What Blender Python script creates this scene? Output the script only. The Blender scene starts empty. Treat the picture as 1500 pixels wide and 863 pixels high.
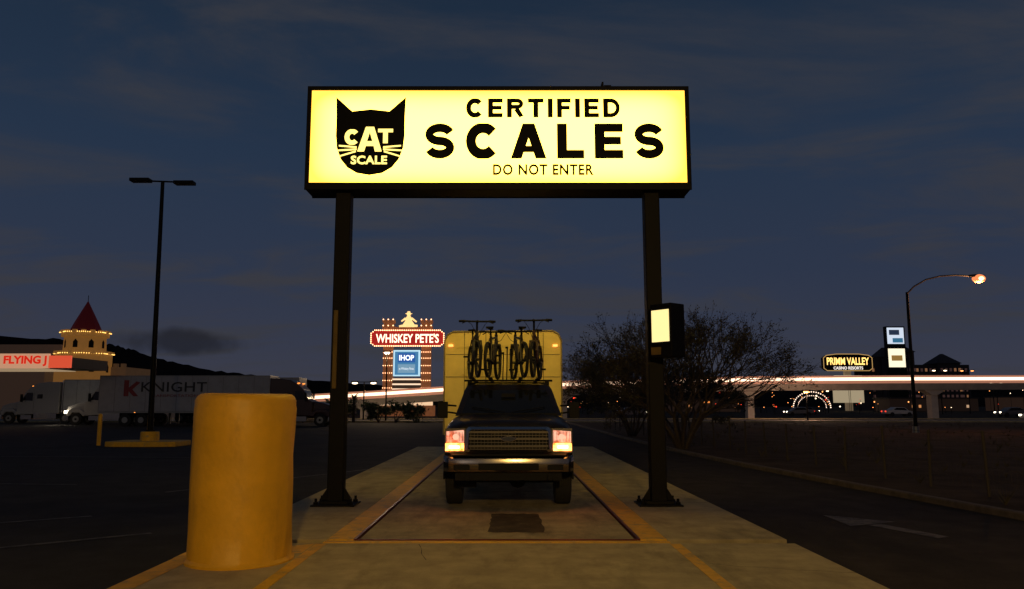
import bpy, math, random
from mathutils import Vector, Matrix
random.seed(7)
S=bpy.context.scene
R=math.radians
try:
    S.view_settings.view_transform='Standard'; S.view_settings.look='None'
    S.view_settings.exposure=0; S.view_settings.gamma=1
except Exception: pass

# ------------------------------------------------------------------ materials
def mat(name,col,rough=.6,metal=0.,emis=None,est=0.,var=0.,vscale=3.,bump=0.,bscale=30.,coat=0.,spec=None,stain=None,sscale=1.,sthr=(.5,.65),sstretch=None):
    m=bpy.data.materials.new(name); m.use_nodes=True
    nt=m.node_tree; N=nt.nodes; L=nt.links; b=N['Principled BSDF']
    b.inputs['Base Color'].default_value=(*col,1); b.inputs['Roughness'].default_value=rough
    b.inputs['Metallic'].default_value=metal
    if spec is not None: b.inputs['Specular IOR Level'].default_value=spec
    if coat: b.inputs['Coat Weight'].default_value=coat; b.inputs['Coat Roughness'].default_value=.08
    tc=N.new('ShaderNodeTexCoord')
    if var>0 or stain:
        n=N.new('ShaderNodeTexNoise'); n.inputs['Scale'].default_value=vscale; n.inputs['Detail'].default_value=9
        n.inputs['Roughness'].default_value=.65
        L.new(tc.outputs['Object'],n.inputs['Vector'])
        r=N.new('ShaderNodeMapRange'); r.inputs['From Min'].default_value=.3; r.inputs['From Max'].default_value=.7
        r.inputs['To Min'].default_value=1-var; r.inputs['To Max'].default_value=1+var
        L.new(n.outputs['Fac'],r.inputs['Value'])
        mx=N.new('ShaderNodeVectorMath'); mx.operation='SCALE'; mx.inputs[0].default_value=col
        L.new(r.outputs['Result'],mx.inputs['Scale'])
        out=mx.outputs['Vector']
        if stain:
            n2=N.new('ShaderNodeTexNoise'); n2.inputs['Scale'].default_value=sscale; n2.inputs['Detail'].default_value=10
            n2.inputs['Roughness'].default_value=.7
            if sstretch:
                mp=N.new('ShaderNodeMapping'); mp.inputs['Scale'].default_value=sstretch
                L.new(tc.outputs['Object'],mp.inputs['Vector']); L.new(mp.outputs['Vector'],n2.inputs['Vector'])
            else: L.new(tc.outputs['Object'],n2.inputs['Vector'])
            r2=N.new('ShaderNodeMapRange'); r2.inputs['From Min'].default_value=sthr[0]; r2.inputs['From Max'].default_value=sthr[1]
            L.new(n2.outputs['Fac'],r2.inputs['Value'])
            mm=N.new('ShaderNodeMix'); mm.data_type='RGBA'
            L.new(r2.outputs['Result'],mm.inputs[0]); L.new(out,mm.inputs[6]); mm.inputs[7].default_value=(*stain,1)
            out=mm.outputs[2]
        L.new(out,b.inputs['Base Color'])
    if bump>0:
        n=N.new('ShaderNodeTexNoise'); n.inputs['Scale'].default_value=bscale; n.inputs['Detail'].default_value=8
        L.new(tc.outputs['Object'],n.inputs['Vector'])
        bp=N.new('ShaderNodeBump'); bp.inputs['Strength'].default_value=bump; bp.inputs['Distance'].default_value=.02
        L.new(n.outputs['Fac'],bp.inputs['Height']); L.new(bp.outputs['Normal'],b.inputs['Normal'])
    if emis:
        b.inputs['Emission Color'].default_value=(*emis,1); b.inputs['Emission Strength'].default_value=est
    return m
def emi(name,col,st): return mat(name,tuple(min(1,c*.5) for c in col),.5,emis=col,est=st)

# ------------------------------------------------------------------ mesh builder
class MB:
    def __init__(s): s.v=[];s.f=[];s.m=[];s.mats=[]
    def mi(s,m):
        if m not in s.mats: s.mats.append(m)
        return s.mats.index(m)
    def poly(s,pts,m):
        i=len(s.v); s.v+= [tuple(p) for p in pts]; s.f.append(tuple(range(i,i+len(pts)))); s.m.append(s.mi(m))
    def box(s,x0,x1,y0,y1,z0,z1,m):
        i=len(s.v); s.v+=[(x0,y0,z0),(x1,y0,z0),(x1,y1,z0),(x0,y1,z0),(x0,y0,z1),(x1,y0,z1),(x1,y1,z1),(x0,y1,z1)]
        for q in ((0,3,2,1),(4,5,6,7),(0,1,5,4),(1,2,6,5),(2,3,7,6),(3,0,4,7)):
            s.f.append(tuple(i+k for k in q)); s.m.append(s.mi(m))
    def cyl(s,p0,p1,r0,r1=None,n=12,m=None,cap=True):
        if r1 is None: r1=r0
        p0=Vector(p0);p1=Vector(p1);d=p1-p0
        if d.length<1e-6:return
        d.normalize(); a=Vector((0,0,1)) if abs(d.z)<.9 else Vector((1,0,0))
        u=d.cross(a).normalized(); w=d.cross(u)
        i=len(s.v); k=s.mi(m)
        for p,r in ((p0,r0),(p1,r1)):
            for j in range(n):
                t=2*math.pi*j/n; s.v.append(tuple(p+(u*math.cos(t)+w*math.sin(t))*r))
        for j in range(n):
            s.f.append((i+j,i+(j+1)%n,i+n+(j+1)%n,i+n+j)); s.m.append(k)
        if cap:
            s.f.append(tuple(i+j for j in range(n))[::-1]); s.m.append(k)
            s.f.append(tuple(i+n+j for j in range(n))); s.m.append(k)
    def tube(s,pts,r,n=8,m=None):
        for a,b in zip(pts[:-1],pts[1:]): s.cyl(a,b,r,r,n,m)
    def loft(s,secs,m,caps=True):
        i=len(s.v); n=len(secs[0]); k=s.mi(m)
        for c in secs: s.v+=[tuple(p) for p in c]
        for a in range(len(secs)-1):
            for j in range(n):
                s.f.append((i+a*n+j,i+a*n+(j+1)%n,i+(a+1)*n+(j+1)%n,i+(a+1)*n+j)); s.m.append(k)
        if caps:
            s.f.append(tuple(i+j for j in range(n))[::-1]); s.m.append(k)
            s.f.append(tuple(i+(len(secs)-1)*n+j for j in range(n))); s.m.append(k)
    def ext(s,prof,axis,a0,a1,m):
        if axis=='y': f=lambda p,a:(p[0],a,p[1])
        elif axis=='x': f=lambda p,a:(a,p[0],p[1])
        else: f=lambda p,a:(p[0],p[1],a)
        s.loft([[f(p,a0) for p in prof],[f(p,a1) for p in prof]],m)
    def ring(s,c,ax,R0,r,m,n=28,k=6):
        c=Vector(c);ax=Vector(ax).normalized(); a=Vector((0,0,1)) if abs(ax.z)<.9 else Vector((1,0,0))
        u=ax.cross(a).normalized(); w=ax.cross(u); i=len(s.v); mi=s.mi(m)
        for j in range(n):
            t=2*math.pi*j/n; d=u*math.cos(t)+w*math.sin(t)
            for q in range(k):
                e=2*math.pi*q/k; s.v.append(tuple(c+d*(R0+r*math.cos(e))+ax*r*math.sin(e)))
        for j in range(n):
            for q in range(k):
                s.f.append((i+j*k+q,i+((j+1)%n)*k+q,i+((j+1)%n)*k+(q+1)%k,i+j*k+(q+1)%k)); s.m.append(mi)
    def ball(s,c,r,m,n=8,k=5,sc=(1,1,1)):
        secs=[]
        for a in range(k+1):
            t=math.pi*a/k; rr=max(.001,math.sin(t))*r
            secs.append([(c[0]+rr*math.cos(2*math.pi*j/n)*sc[0],c[1]+rr*math.sin(2*math.pi*j/n)*sc[1],c[2]+r*math.cos(t)*sc[2]) for j in range(n)])
        s.loft(secs,m)
    def build(s,name,parent=None,bevel=0,smooth=False,loc=(0,0,0),rot=(0,0,0),recalc=True,seg=2):
        me=bpy.data.meshes.new(name); me.from_pydata(s.v,[],s.f); 
        for m in s.mats: me.materials.append(m)
        me.polygons.foreach_set('material_index',s.m)
        if recalc:
            import bmesh
            b=bmesh.new(); b.from_mesh(me); bmesh.ops.recalc_face_normals(b,faces=b.faces[:]); b.to_mesh(me); b.free()
        if smooth:
            me.polygons.foreach_set('use_smooth',[True]*len(me.polygons))
            try: me.set_sharp_from_angle(angle=R(38))
            except Exception: pass
        o=bpy.data.objects.new(name,me); S.collection.objects.link(o)
        o.location=loc;o.rotation_euler=rot
        if bevel:
            bm=o.modifiers.new('bevel','BEVEL'); bm.width=bevel; bm.segments=seg; bm.limit_method='ANGLE'; bm.angle_limit=R(35)
        if parent: o.parent=parent
        return o
def empty(name,loc=(0,0,0),rot=(0,0,0)):
    o=bpy.data.objects.new(name,None); o.empty_display_size=.2; S.collection.objects.link(o); o.location=loc;o.rotation_euler=rot
    return o

def text(name,body,x0,x1,z0,z1,y,m,parent=None,off=0.,sp=1.,ex=.006):
    c=bpy.data.curves.new(name+'_c','FONT'); c.body=body; c.size=1; c.offset=off; c.space_character=sp; c.extrude=.01
    c.resolution_u=3
    o=bpy.data.objects.new(name+'_t',c); S.collection.objects.link(o)
    bpy.context.view_layer.update()
    me=bpy.data.meshes.new_from_object(o.evaluated_get(bpy.context.evaluated_depsgraph_get()))
    bpy.data.objects.remove(o)
    xs=[v.co.x for v in me.vertices]; ys=[v.co.y for v in me.vertices]
    a,b_,c_,d=min(xs),max(xs),min(ys),max(ys)
    for v in me.vertices:
        X=x0+(v.co.x-a)/(b_-a)*(x1-x0); Z=z0+(v.co.y-c_)/(d-c_)*(z1-z0); Y=y-(v.co.z+.01)/.02*ex
        v.co=(X,Y,Z)
    me.materials.clear(); me.materials.append(m)
    for p in me.polygons: p.material_index=0
    ob=bpy.data.objects.new(name,me); S.collection.objects.link(ob)
    if parent: ob.parent=parent
    return ob

# heavy block lettering for the scale sign
def arc(cx,cz,rx,rz,a0,a1,n=14):
    return [(cx+rx*math.cos(R(a0+(a1-a0)*i/n)),cz+rz*math.sin(R(a0+(a1-a0)*i/n))) for i in range(n+1)]
def glyph(ch,w,t):
    h=t/2; tb=t*.80; hb=tb/2; u=t*.8
    if ch=='C': return [(arc(w/2,.5,w/2-h,.5-hb,40,320,26),t)]
    if ch=='S':
        r=(1-tb)/4
        return [(arc(w/2,.5+r,w/2-h,r,15,270,18)[:-1]+arc(w/2,.5-r,w/2-h,r,90,-165,18),tb*1.03)]
    if ch=='L': return [([(h,1),(h,0)],t),([(u,hb),(w,hb)],tb)]
    if ch=='T': return [([(w/2,0),(w/2,1-tb*.8)],t),([(0,1-hb),(w,1-hb)],tb)]
    if ch=='I': return [([(w/2,0),(w/2,1)],t)]
    if ch in 'EF':
        q=[([(h,1),(h,0)],t),([(u,1-hb),(w,1-hb)],tb),([(u,.51),(w*.93,.51)],tb*.92)]
        if ch=='E': q.append(([(u,hb),(w,hb)],tb))
        return q
    if ch=='A': return [([(t*.54,0),(w/2-t*.05,1)],t),([(w-t*.54,0),(w/2+t*.05,1)],t),([(w*.25,.27),(w*.75,.27)],tb*.75)]
    if ch=='D': return [([(h,1),(h,0)],t),([(u,1-hb)]+arc(w*.45,.5,w*.55-h,.5-hb,90,-90,18)+[(u,hb)],tb)]
    if ch=='R': return [([(h,1),(h,0)],t),([(u,1-hb)]+arc(w*.6,.72-.0,w*.4-h,.28-hb,90,-90,14)+[(u,.44+hb)],tb),([(w*.55,.46),(w-h*.9,0)],t)]
    return []
def letters(mb,body,x0,x1,z0,z1,y,m,t=.26,gap=.3,d=.004,wd=None):
    wd=wd or {}
    W=[{'I':t}.get(c,wd.get(c,.95)) for c in body]
    tot=sum(W)+gap*(len(W)-1); sx=(x1-x0)/tot; sz=(z1-z0); cur=0
    for c,w in zip(body,W):
        for j,(pl,th) in enumerate(glyph(c,w,t)):
            n=len(pl); Lq=[];Rq=[]
            for i in range(n):
                a=Vector(pl[max(0,i-1)]);b=Vector(pl[min(n-1,i+1)]); dd=(b-a).normalized(); nn=Vector((-dd.y,dd.x))*th/2
                if c=='A' and j<2: nn=Vector((th/2*1.08,0))
                p=Vector(pl[i]); Lq.append(p+nn);Rq.append(p-nn)
            yy=y-j*.0012
            P=lambda p,yy:(x0+(cur+p.x)*sx,yy,z0+max(-.01,min(1.01,p.y))*sz)
            for i in range(n-1):
                mb.poly([P(Lq[i],yy-d),P(Lq[i+1],yy-d),P(Rq[i+1],yy-d),P(Rq[i],yy-d)],m)
        cur+=w+gap

# ------------------------------------------------------------------ world
w=bpy.data.worlds.new('World'); S.world=w; w.use_nodes=True
nt=w.node_tree; N=nt.nodes; L=nt.links; N.clear()
out=N.new('ShaderNodeOutputWorld')
sky=N.new('ShaderNodeTexSky'); sky.sky_type='NISHITA'; sky.sun_disc=False
sky.sun_elevation=R(-3); sky.sun_rotation=R(200)
bg1=N.new('ShaderNodeBackground'); bg1.inputs['Strength'].default_value=.05
L.new(sky.outputs[0],bg1.inputs['Color'])
tc=N.new('ShaderNodeTexCoord'); sep=N.new('ShaderNodeSeparateXYZ'); L.new(tc.outputs['Generated'],sep.inputs[0])
def M(op,a=None,b=None,c=None,clamp=False):
    n=N.new('ShaderNodeMath'); n.operation=op; n.use_clamp=clamp
    for i,x in enumerate((a,b,c)):
        if x is None: continue
        if isinstance(x,(int,float)): n.inputs[i].default_value=x
        else: L.new(x,n.inputs[i])
    return n.outputs[0]
ramp=N.new('ShaderNodeValToRGB'); cr=ramp.color_ramp
stops=[(0,(.046,.046,.064)),(.06,(.038,.043,.068)),(.16,(.024,.036,.068)),(.30,(.0155,.0310,.063)),(.47,(.0100,.0225,.046)),(1,(.007,.014,.030))]
cr.elements[0].position=0; cr.elements[0].color=(*stops[0][1],1); cr.elements[1].position=1; cr.elements[1].color=(*stops[-1][1],1)
for p,c in stops[1:-1]:
    e=cr.elements.new(p); e.color=(*c,1)
L.new(sep.outputs['Z'],ramp.inputs[0])
zz=M('ADD',M('MAXIMUM',sep.outputs['Z'],0.),.14)
cmb=N.new('ShaderNodeCombineXYZ'); L.new(M('DIVIDE',sep.outputs['X'],zz),cmb.inputs[0]); L.new(M('MULTIPLY',M('DIVIDE',sep.outputs['Y'],zz),1.9),cmb.inputs[1])
rotn=N.new('ShaderNodeMapping'); rotn.inputs['Rotation'].default_value=(0,0,.45); rotn.inputs['Location'].default_value=(3.1,1.7,0); L.new(cmb.outputs[0],rotn.inputs[0])
cn=N.new('ShaderNodeTexNoise'); cn.inputs['Scale'].default_value=1.0; cn.inputs['Detail'].default_value=7; cn.inputs['Roughness'].default_value=.58; cn.inputs['Distortion'].default_value=.6
L.new(rotn.outputs[0],cn.inputs['Vector'])
mr=N.new('ShaderNodeMapRange'); mr.interpolation_type='SMOOTHSTEP'; mr.inputs['From Min'].default_value=.43; mr.inputs['From Max'].default_value=.70; mr.inputs['To Max'].default_value=.85
L.new(cn.outputs['Fac'],mr.inputs['Value'])
mix=N.new('ShaderNodeMix'); mix.data_type='RGBA'; L.new(mr.outputs[0],mix.inputs[0]); L.new(ramp.outputs[0],mix.inputs[6]); mix.inputs[7].default_value=(.040,.041,.050,1)
# lenticular cloud low over the hill on the left
az=M('ARCTAN2',sep.outputs['X'],sep.outputs['Y']); el=M('ARCSINE',sep.outputs['Z'])
cn2=N.new('ShaderNodeTexNoise'); cn2.inputs['Scale'].default_value=14; cn2.inputs['Detail'].default_value=5; L.new(tc.outputs['Generated'],cn2.inputs['Vector'])
da=M('POWER',M('DIVIDE',M('SUBTRACT',az,-.385),.112),2); de=M('POWER',M('DIVIDE',M('SUBTRACT',el,.073),.019),2)
msk=M('ADD',M('SUBTRACT',M('SUBTRACT',1.,da),de),M('MULTIPLY',M('SUBTRACT',cn2.outputs['Fac'],.5),3.0))
mr2=N.new('ShaderNodeMapRange'); mr2.interpolation_type='SMOOTHSTEP'; mr2.inputs['From Max'].default_value=1.; mr2.inputs['To Max'].default_value=.8; L.new(msk,mr2.inputs['Value'])
mix2=N.new('ShaderNodeMix'); mix2.data_type='RGBA'; L.new(mr2.outputs[0],mix2.inputs[0]); L.new(mix.outputs[2],mix2.inputs[6]); mix2.inputs[7].default_value=(.013,.014,.020,1)
bg2=N.new('ShaderNodeBackground'); L.new(mix2.outputs[2],bg2.inputs['Color']); bg2.inputs['Strength'].default_value=1.0
add=N.new('ShaderNodeAddShader'); L.new(bg1.outputs[0],add.inputs[0]); L.new(bg2.outputs[0],add.inputs[1]); L.new(add.outputs[0],out.inputs[0])

sd=bpy.data.lights.new('sun','SUN'); sd.energy=.02; sd.angle=R(10); sd.color=(1,.8,.65)
so=bpy.data.objects.new('sun',sd); S.collection.objects.link(so); so.rotation_euler=(R(80),0,R(-20))

# camera
cd=bpy.data.cameras.new('camera'); cam=bpy.data.objects.new('camera',cd); S.collection.objects.link(cam)
cam.location=(0,0,1.55); cam.rotation_euler=(R(90+7.97),0,0); cd.sensor_width=36; cd.lens=27.94; cd.shift_x=.00467; cd.clip_end=12000; cd.clip_start=.05
S.camera=cam

# ------------------------------------------------------------------ common mats
asphalt=mat('asphalt',(.028,.026,.028),.85,var=.4,vscale=1.2,bump=.5,bscale=60,stain=(.014,.014,.015),sscale=.25,spec=.18)
lane=mat('lane_asphalt',(.036,.029,.024),.85,var=.4,vscale=2,bump=.5,bscale=60,stain=(.020,.017,.015),sscale=.5,spec=.15,sstretch=(1,.3,1))
dirt=mat('desert_dirt',(.066,.044,.029),.95,var=.5,vscale=.8,bump=.8,bscale=12,stain=(.030,.021,.014),sscale=.25,spec=.1)
conc=mat('concrete',(.42,.345,.19),.8,var=.24,vscale=2.5,bump=.25,bscale=45,stain=(.19,.155,.085),sscale=1.6,sthr=(.50,.74),spec=.25,sstretch=(1,.35,1))
deck=mat('scale_deck_concrete',(.33,.275,.155),.75,var=.34,vscale=2.2,bump=.25,bscale=45,stain=(.12,.10,.06),sscale=2.2,sthr=(.47,.72),spec=.3,sstretch=(1,.25,1))
ypaint=mat('worn_yellow_paint',(.72,.39,.015),.6,var=.2,vscale=4,bump=.2,bscale=30,stain=(.34,.25,.11),sscale=5,sthr=(.52,.66))
ybol=mat('bollard_yellow',(.76,.40,.010),.5,var=.12,vscale=2.5,bump=.35,bscale=9,stain=(.52,.26,.010),sscale=3,sthr=(.55,.8),sstretch=(1,1,.4))
black=mat('dark_bronze_metal',(.0045,.0038,.003),.55,var=.3,vscale=8,spec=.15)
blackm=mat('matte_black',(.006,.006,.006),.6,spec=.2)
gap=mat('gap_rubber',(.012,.011,.01),.8)
wpaint=mat('faded_white_paint',(.12,.11,.10),.7,var=.3,vscale=6,stain=(.03,.028,.026),sscale=6,sthr=(.46,.54))
steel=mat('galvanised',(.25,.25,.24),.45,metal=.8)
chrome=mat('chrome',(.58,.55,.50),.14,metal=1.)
rubber=mat('tyre_rubber',(.015,.015,.015),.85)
glass=mat('dark_glass',(.008,.009,.010),.06,spec=.5)

# ------------------------------------------------------------------ ground
g=MB(); g.poly([(-5000,-400,-.09),(5000,-400,-.09),(5000,9000,-.09),(-5000,9000,-.09)],dirt); g.build('ground')
a=MB(); 
a.poly([(-140,-60,-.084),(-3.43,-60,-.084),(-3.43,30,-.084),(-3.0,31,-.084),(-3.0,78,-.084),(-140,78,-.084)],asphalt)
a.poly([(-3.0,31,-.084),(3.28,31,-.084),(5.75,40,-.084),(5.7,78,-.084),(-3.0,78,-.084)],asphalt)
a.build('parking_lot_pavement',recalc=False)
kl=[(8.6,-60),(8.2,0),(7.5,11),(6.9,16),(6.35,22),(6.0,28),(5.75,40),(5.7,78)]
r=MB(); r.poly([(3.28,-60,-.083)]+[(x,y,-.083) for x,y in kl[:7]]+[(3.28,31,-.083)],lane); r.build('access_road',recalc=False)
k=MB(); kmat=mat('kerb_concrete',(.10,.075,.05),.85,var=.4,vscale=5,stain=(.05,.038,.026),sscale=2)
for (x0,y0),(x1,y1) in zip(kl[:-1],kl[1:]):
    k.loft([[(x0,y0,-.088),(x0,y0,.0),(x0+.02,y0,.02),(x0+.16,y0,.02),(x0+.16,y0,-.088)],[(x1,y1,-.088),(x1,y1,.0),(x1+.02,y1,.02),(x1+.16,y1,.02),(x1+.16,y1,-.088)]],kmat,caps=False)
k.build('kerb')
cs=MB(); streetm=mat('street_asphalt',(.07,.066,.06),.8,var=.2,vscale=.4)
cs.poly([(-160,82,-.08),(-160,98,-.08),(260,98,-.08),(260,82,-.08)],streetm); cs.build('cross_street',recalc=False)
cs=MB(); cs.box(-160,-3,80.5,82,-.088,.04,conc); cs.box(6,260,80.5,82,-.088,.04,conc); cs.box(-160,260,98,99.5,-.088,.04,conc); cs.build('sidewalk')

# scale pad slabs
pad=empty('scale_pad')
p=MB()
jy=[9.62,13.9,18.2,22.5,26.8,31]
for y0,y1 in zip(jy[:-1],jy[1:]):
    p.box(-3.43,-2.115,y0,y1-.012,-.2,0,conc); p.box(1.875,3.28,y0,y1-.012,-.2,0,conc)
ys=[-3,1.0,5.2,9.36]
for i in range(3): p.box(-3.43,3.28,ys[i]+(.008 if i else 0),ys[i+1],-.2,-.002*(i%2),conc)
p.build('apron_slab',pad,bevel=.012)
p=MB()
for y0,y1 in ((9.64,14.9),(14.92,20.2),(20.22,25.5),(25.52,30.9)): p.box(-1.74,1.50,y0+.03,y1,-.2,-.004,deck)
p.build('weigh_deck',pad,bevel=.008)
p=MB(); p.box(-2.1,1.87,9.37,31,-.25,-.03,gap); p.build('scale_pit',pad)
p=MB()
p.box(-2.11,-1.80,9.60,31,-.2,.006,ypaint); p.box(1.56,1.87,9.60,31,-.2,.006,ypaint)
p.box(-2.11,1.87,9.375,9.50,-.2,.006,ypaint)
p.build('yellow_frame_rail',pad,bevel=.01)
red_edge=mat('red_reflection_edge',(.16,.035,.02),.4,metal=.6,var=.3,vscale=12)  # reddish reflection of the truck lamps put into the edge colour
p=MB(); p.box(-1.798,-1.765,9.6,31,-.2,.01,red_edge); p.box(1.525,1.558,9.6,31,-.2,.01,red_edge); p.box(-1.76,1.52,9.6,9.63,-.2,.004,red_edge)
p.build('steel_edge',pad)
p=MB()
p.box(-2.17,-2.05,-3,9.30,.0005,.004,ypaint); p.box(1.84,1.96,-3,9.30,.0005,.004,ypaint)
p.poly([(-3.43,8.45,.0035),(-2.5,8.55,.0035),(-2.18,8.75,.0035),(-2.18,9.32,.0035),(-2.5,9.1,.0035),(-3.43,8.9,.0035)],ypaint)
p.poly([(-3.42,-3,.0035),(-3.2,-3,.0035),(-3.2,8.44,.0035),(-3.42,8.44,.0035)],ypaint)
p.build('yellow_paint_line',pad)
stn=mat('oil_stain',(.045,.038,.026),.7,var=.4,vscale=5,spec=.12,stain=(.10,.085,.05),sscale=4,sthr=(.5,.66))
p=MB(); pts=[]
for i in range(40):
    t=2*math.pi*i/40; c,s_=math.cos(t),math.sin(t)
    q=1/max(abs(c),abs(s_))**.97
    pts.append((.12+.35*c*q*(1+random.uniform(-.05,.05)),11.0+.85*s_*q*(1+random.uniform(-.04,.04)),.001))
p.poly(pts,stn); p.build('deck_stain',pad)
crk=mat('crack_sealant',(.03,.027,.022),.8,spec=.1)
p=MB(); rnd=random.Random(4)
def crack(x,y,dx,dy,n,w_=.008,z=.0008,j=.05):
    for i in range(n):
        nx=x+dx+rnd.uniform(-j,j); ny=y+dy+rnd.uniform(-j,j)
        d=Vector((nx-x,ny-y)).normalized(); nn=Vector((-d.y,d.x))*w_*rnd.uniform(.4,1.)
        p.poly([(x-nn.x,y-nn.y,z),(x+nn.x,y+nn.y,z),(nx+nn.x,ny+nn.y,z),(nx-nn.x,ny-nn.y,z)],crk); x,y=nx,ny
crack(2.0,8.2,.16,-.05,8,.005); crack(-1.0,9.3,.02,-.18,5,.004,.0008,.03); crack(2.2,13.0,.15,.03,7)
p.build('pavement_crack',pad,recalc=False)

# arrow on the road and lot lines
ar=MB()
ar.poly([(5.35,10.2,-.078),(5.55,10.3,-.078),(5.2,11.4,-.078),(4.98,11.3,-.078)],wpaint)
ar.poly([(4.7,11.2,-.0775),(5.5,11.6,-.0775),(4.75,12.3,-.0775)],wpaint)
ar.build('road_arrow_marking',recalc=False)
pl=MB()
for (x0,y0,x1,y1) in ((-9.5,6.5,-4.6,10.6),(-11,8.6,-6.2,12.2),(-6.5,15.5,-3.6,21),(-14,12,-9.6,15),(-20,18,-9,17),(-24,27,-7,25.5)):
    d=Vector((x1-x0,y1-y0,0)).normalized(); n=Vector((-d.y,d.x,0))*.05
    A=Vector((x0,y0,-.078));B=Vector((x1,y1,-.078)); pl.poly([A+n,B+n,B-n,A-n],wpaint)
pl.build('parking_stall_lines',recalc=False)

# ------------------------------------------------------------------ bollard
bo=MB()
secs=[];n=72
for z,rr in ((-.01,.53),(.02,.535),(.05,.51),(.3,.505),(.8,.503),(1.05,.501),(1.3,.506),(1.52,.507),(1.55,.500),(1.60,.502),(1.64,.485),(1.665,.455),(1.672,.40)):
    secs.append([((rr+.006*math.sin(3*t+z*4)+.004*math.sin(7*t+z*9)+.003*math.sin(19*t+z*23))*math.cos(t),(rr+.006*math.sin(3*t+z*4))*math.sin(t),z+.006*math.sin(2*t)) for t in [2*math.pi*j/n for j in range(n)]])
bo.loft(secs,ybol)
o=bo.build('bollard',smooth=True,loc=(-2.72,8.36,0))

# ------------------------------------------------------------------ main sign
def sign_material(name):
    m=bpy.data.materials.new(name); m.use_nodes=True; nt=m.node_tree; N=nt.nodes; L=nt.links
    b=N['Principled BSDF']; b.inputs['Base Color'].default_value=(.6,.5,.1,1); b.inputs['Roughness'].default_value=.4
    tc=N.new('ShaderNodeTexCoord'); sp=N.new('ShaderNodeSeparateXYZ'); L.new(tc.outputs['Generated'],sp.inputs[0])
    def M(op,a,b_=None):
        n=N.new('ShaderNodeMath'); n.operation=op
        for i,x in enumerate((a,b_)):
            if x is None: continue
            if isinstance(x,(int,float)): n.inputs[i].default_value=x
            else: L.new(x,n.inputs[i])
        return n.outputs[0]
    ex=M('POWER',M('ABSOLUTE',M('MULTIPLY',M('SUBTRACT',sp.outputs['X'],.5),2.)),14.)
    ez=M('POWER',M('ABSOLUTE',M('MULTIPLY',M('SUBTRACT',sp.outputs['Z'],.50),2.)),5.)
    e=M('MINIMUM',M('ADD',ex,ez),1.)
    mx=N.new('ShaderNodeMix'); mx.data_type='RGBA'; L.new(e,mx.inputs[0]); mx.inputs[6].default_value=(1,.66,.088,1); mx.inputs[7].default_value=(1,.52,.055,1)
    L.new(mx.outputs[2],b.inputs['Emission Color'])
    L.new(M('SUBTRACT',6.3,M('MULTIPLY',e,3.8)),b.inputs['Emission Strength'])
    return m
face=sign_material('lit_sign_face')
sg=empty('scale_sign')
X0,X1,Z0,Z1=-3.31,3.01,5.06,6.81; YF,YB=12.62,13.18
s=MB()
s.box(X0,X1,YF+.03,YB-.03,Z0,Z0+.06,black); s.box(X0,X1,YF+.03,YB-.03,Z1-.06,Z1,black)
s.box(X0,X0+.06,YF+.03,YB-.03,Z0+.06,Z1-.06,black); s.box(X1-.06,X1,YF+.03,YB-.03,Z0+.06,Z1-.06,black)
for yy0,yy1 in ((YF,YF+.03),(YB-.03,YB)):
    s.box(X0-.01,X1+.01,yy0,yy1,Z0-.012,Z0+.11,black); s.box(X0-.01,X1+.01,yy0,yy1,Z1-.055,Z1+.012,black)
    s.box(X0-.01,X0+.06,yy0,yy1,Z0+.11,Z1-.055,black); s.box(X1-.06,X1+.01,yy0,yy1,Z0+.11,Z1-.055,black)
s.build('sign_cabinet',sg,bevel=.006)
f=MB(); f.box(X0+.061,X1-.061,YF+.02,YF+.04,Z0+.061,Z1-.061,face); f.build('sign_face_front',sg)
f=MB(); f.box(X0+.061,X1-.061,YB-.04,YB-.02,Z0+.061,Z1-.061,face); f.build('sign_face_back',sg)
SX=lambda x:-.15+(x-729.5)/89.0
SZ=lambda y:6.81-(y-128)/85.2
YT=YF+.019
ink=mat('sign_ink',(.004,.004,.004),.5,spec=.1)
t=MB()
letters(t,'CERTIFIED',SX(682),SX(910),SZ(173),SZ(145),YT,ink,t=.285,gap=.23,wd={'C':1.0,'E':.83,'R':.95,'T':.88,'F':.78,'D':.97})
letters(t,'SCALES',SX(621),SX(974),SZ(233),SZ(182),YT,ink,t=.305,gap=.32,wd={'S':.94,'C':1.04,'A':1.08,'L':.82,'E':.86})
t.build('sign_lettering',sg)
text('sign_small_lettering','DO NOT ENTER',SX(722),SX(869),SZ(257),SZ(241),YT,ink,sg,off=.030,sp=1.12)
c=MB()
prof=[(490,143),(514,164),(541.5,161),(569,164),(593,143)]
right=[(592,170),(592,200),(590,218),(584,234),(574,246),(560,254),(541.5,257)]
left=[(1083-x,y) for x,y in right[::-1]][1:]
outl=prof+right+left
c.poly([(SX(x),YT-.004,SZ(y)) for x,y in outl],ink)
c.build('cat_logo',sg)
lit=mat('logo_lit',(.6,.5,.1),.4,emis=(1,.76,.18),est=2.0)
c=MB()
yL=YT-.009
letters(c,'C',SX(504),SX(526),SZ(213),SZ(191),yL,lit,t=.30)
letters(c,'T',SX(553),SX(575),SZ(211),SZ(190),yL,lit,t=.30)
c.poly([(SX(x),yL-.002,SZ(y)) for x,y in ((523,223),(535,187),(547,187),(559,223),(549,223),(547,215),(535.5,215),(533,223))],lit)
c.poly([(SX(x),yL-.004,SZ(y)) for x,y in ((541,195),(545,208),(537,208))],ink)
for (xa,ya,xb,yb,ww) in ((496,214,522,217,1.6),(494,221,522,220,1.6),(498,229,521,223,1.6)):
    for mir in (0,1):
        q=[(xa,ya-ww*.4),(xb,yb-ww),(xb,yb+ww*.6),(xa,ya+ww)]
        if mir: q=[(1083-x,y) for x,y in q]
        c.poly([(SX(x),yL-.001,SZ(y)) for x,y in q],lit)
c.build('cat_logo_detail',sg)
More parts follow.
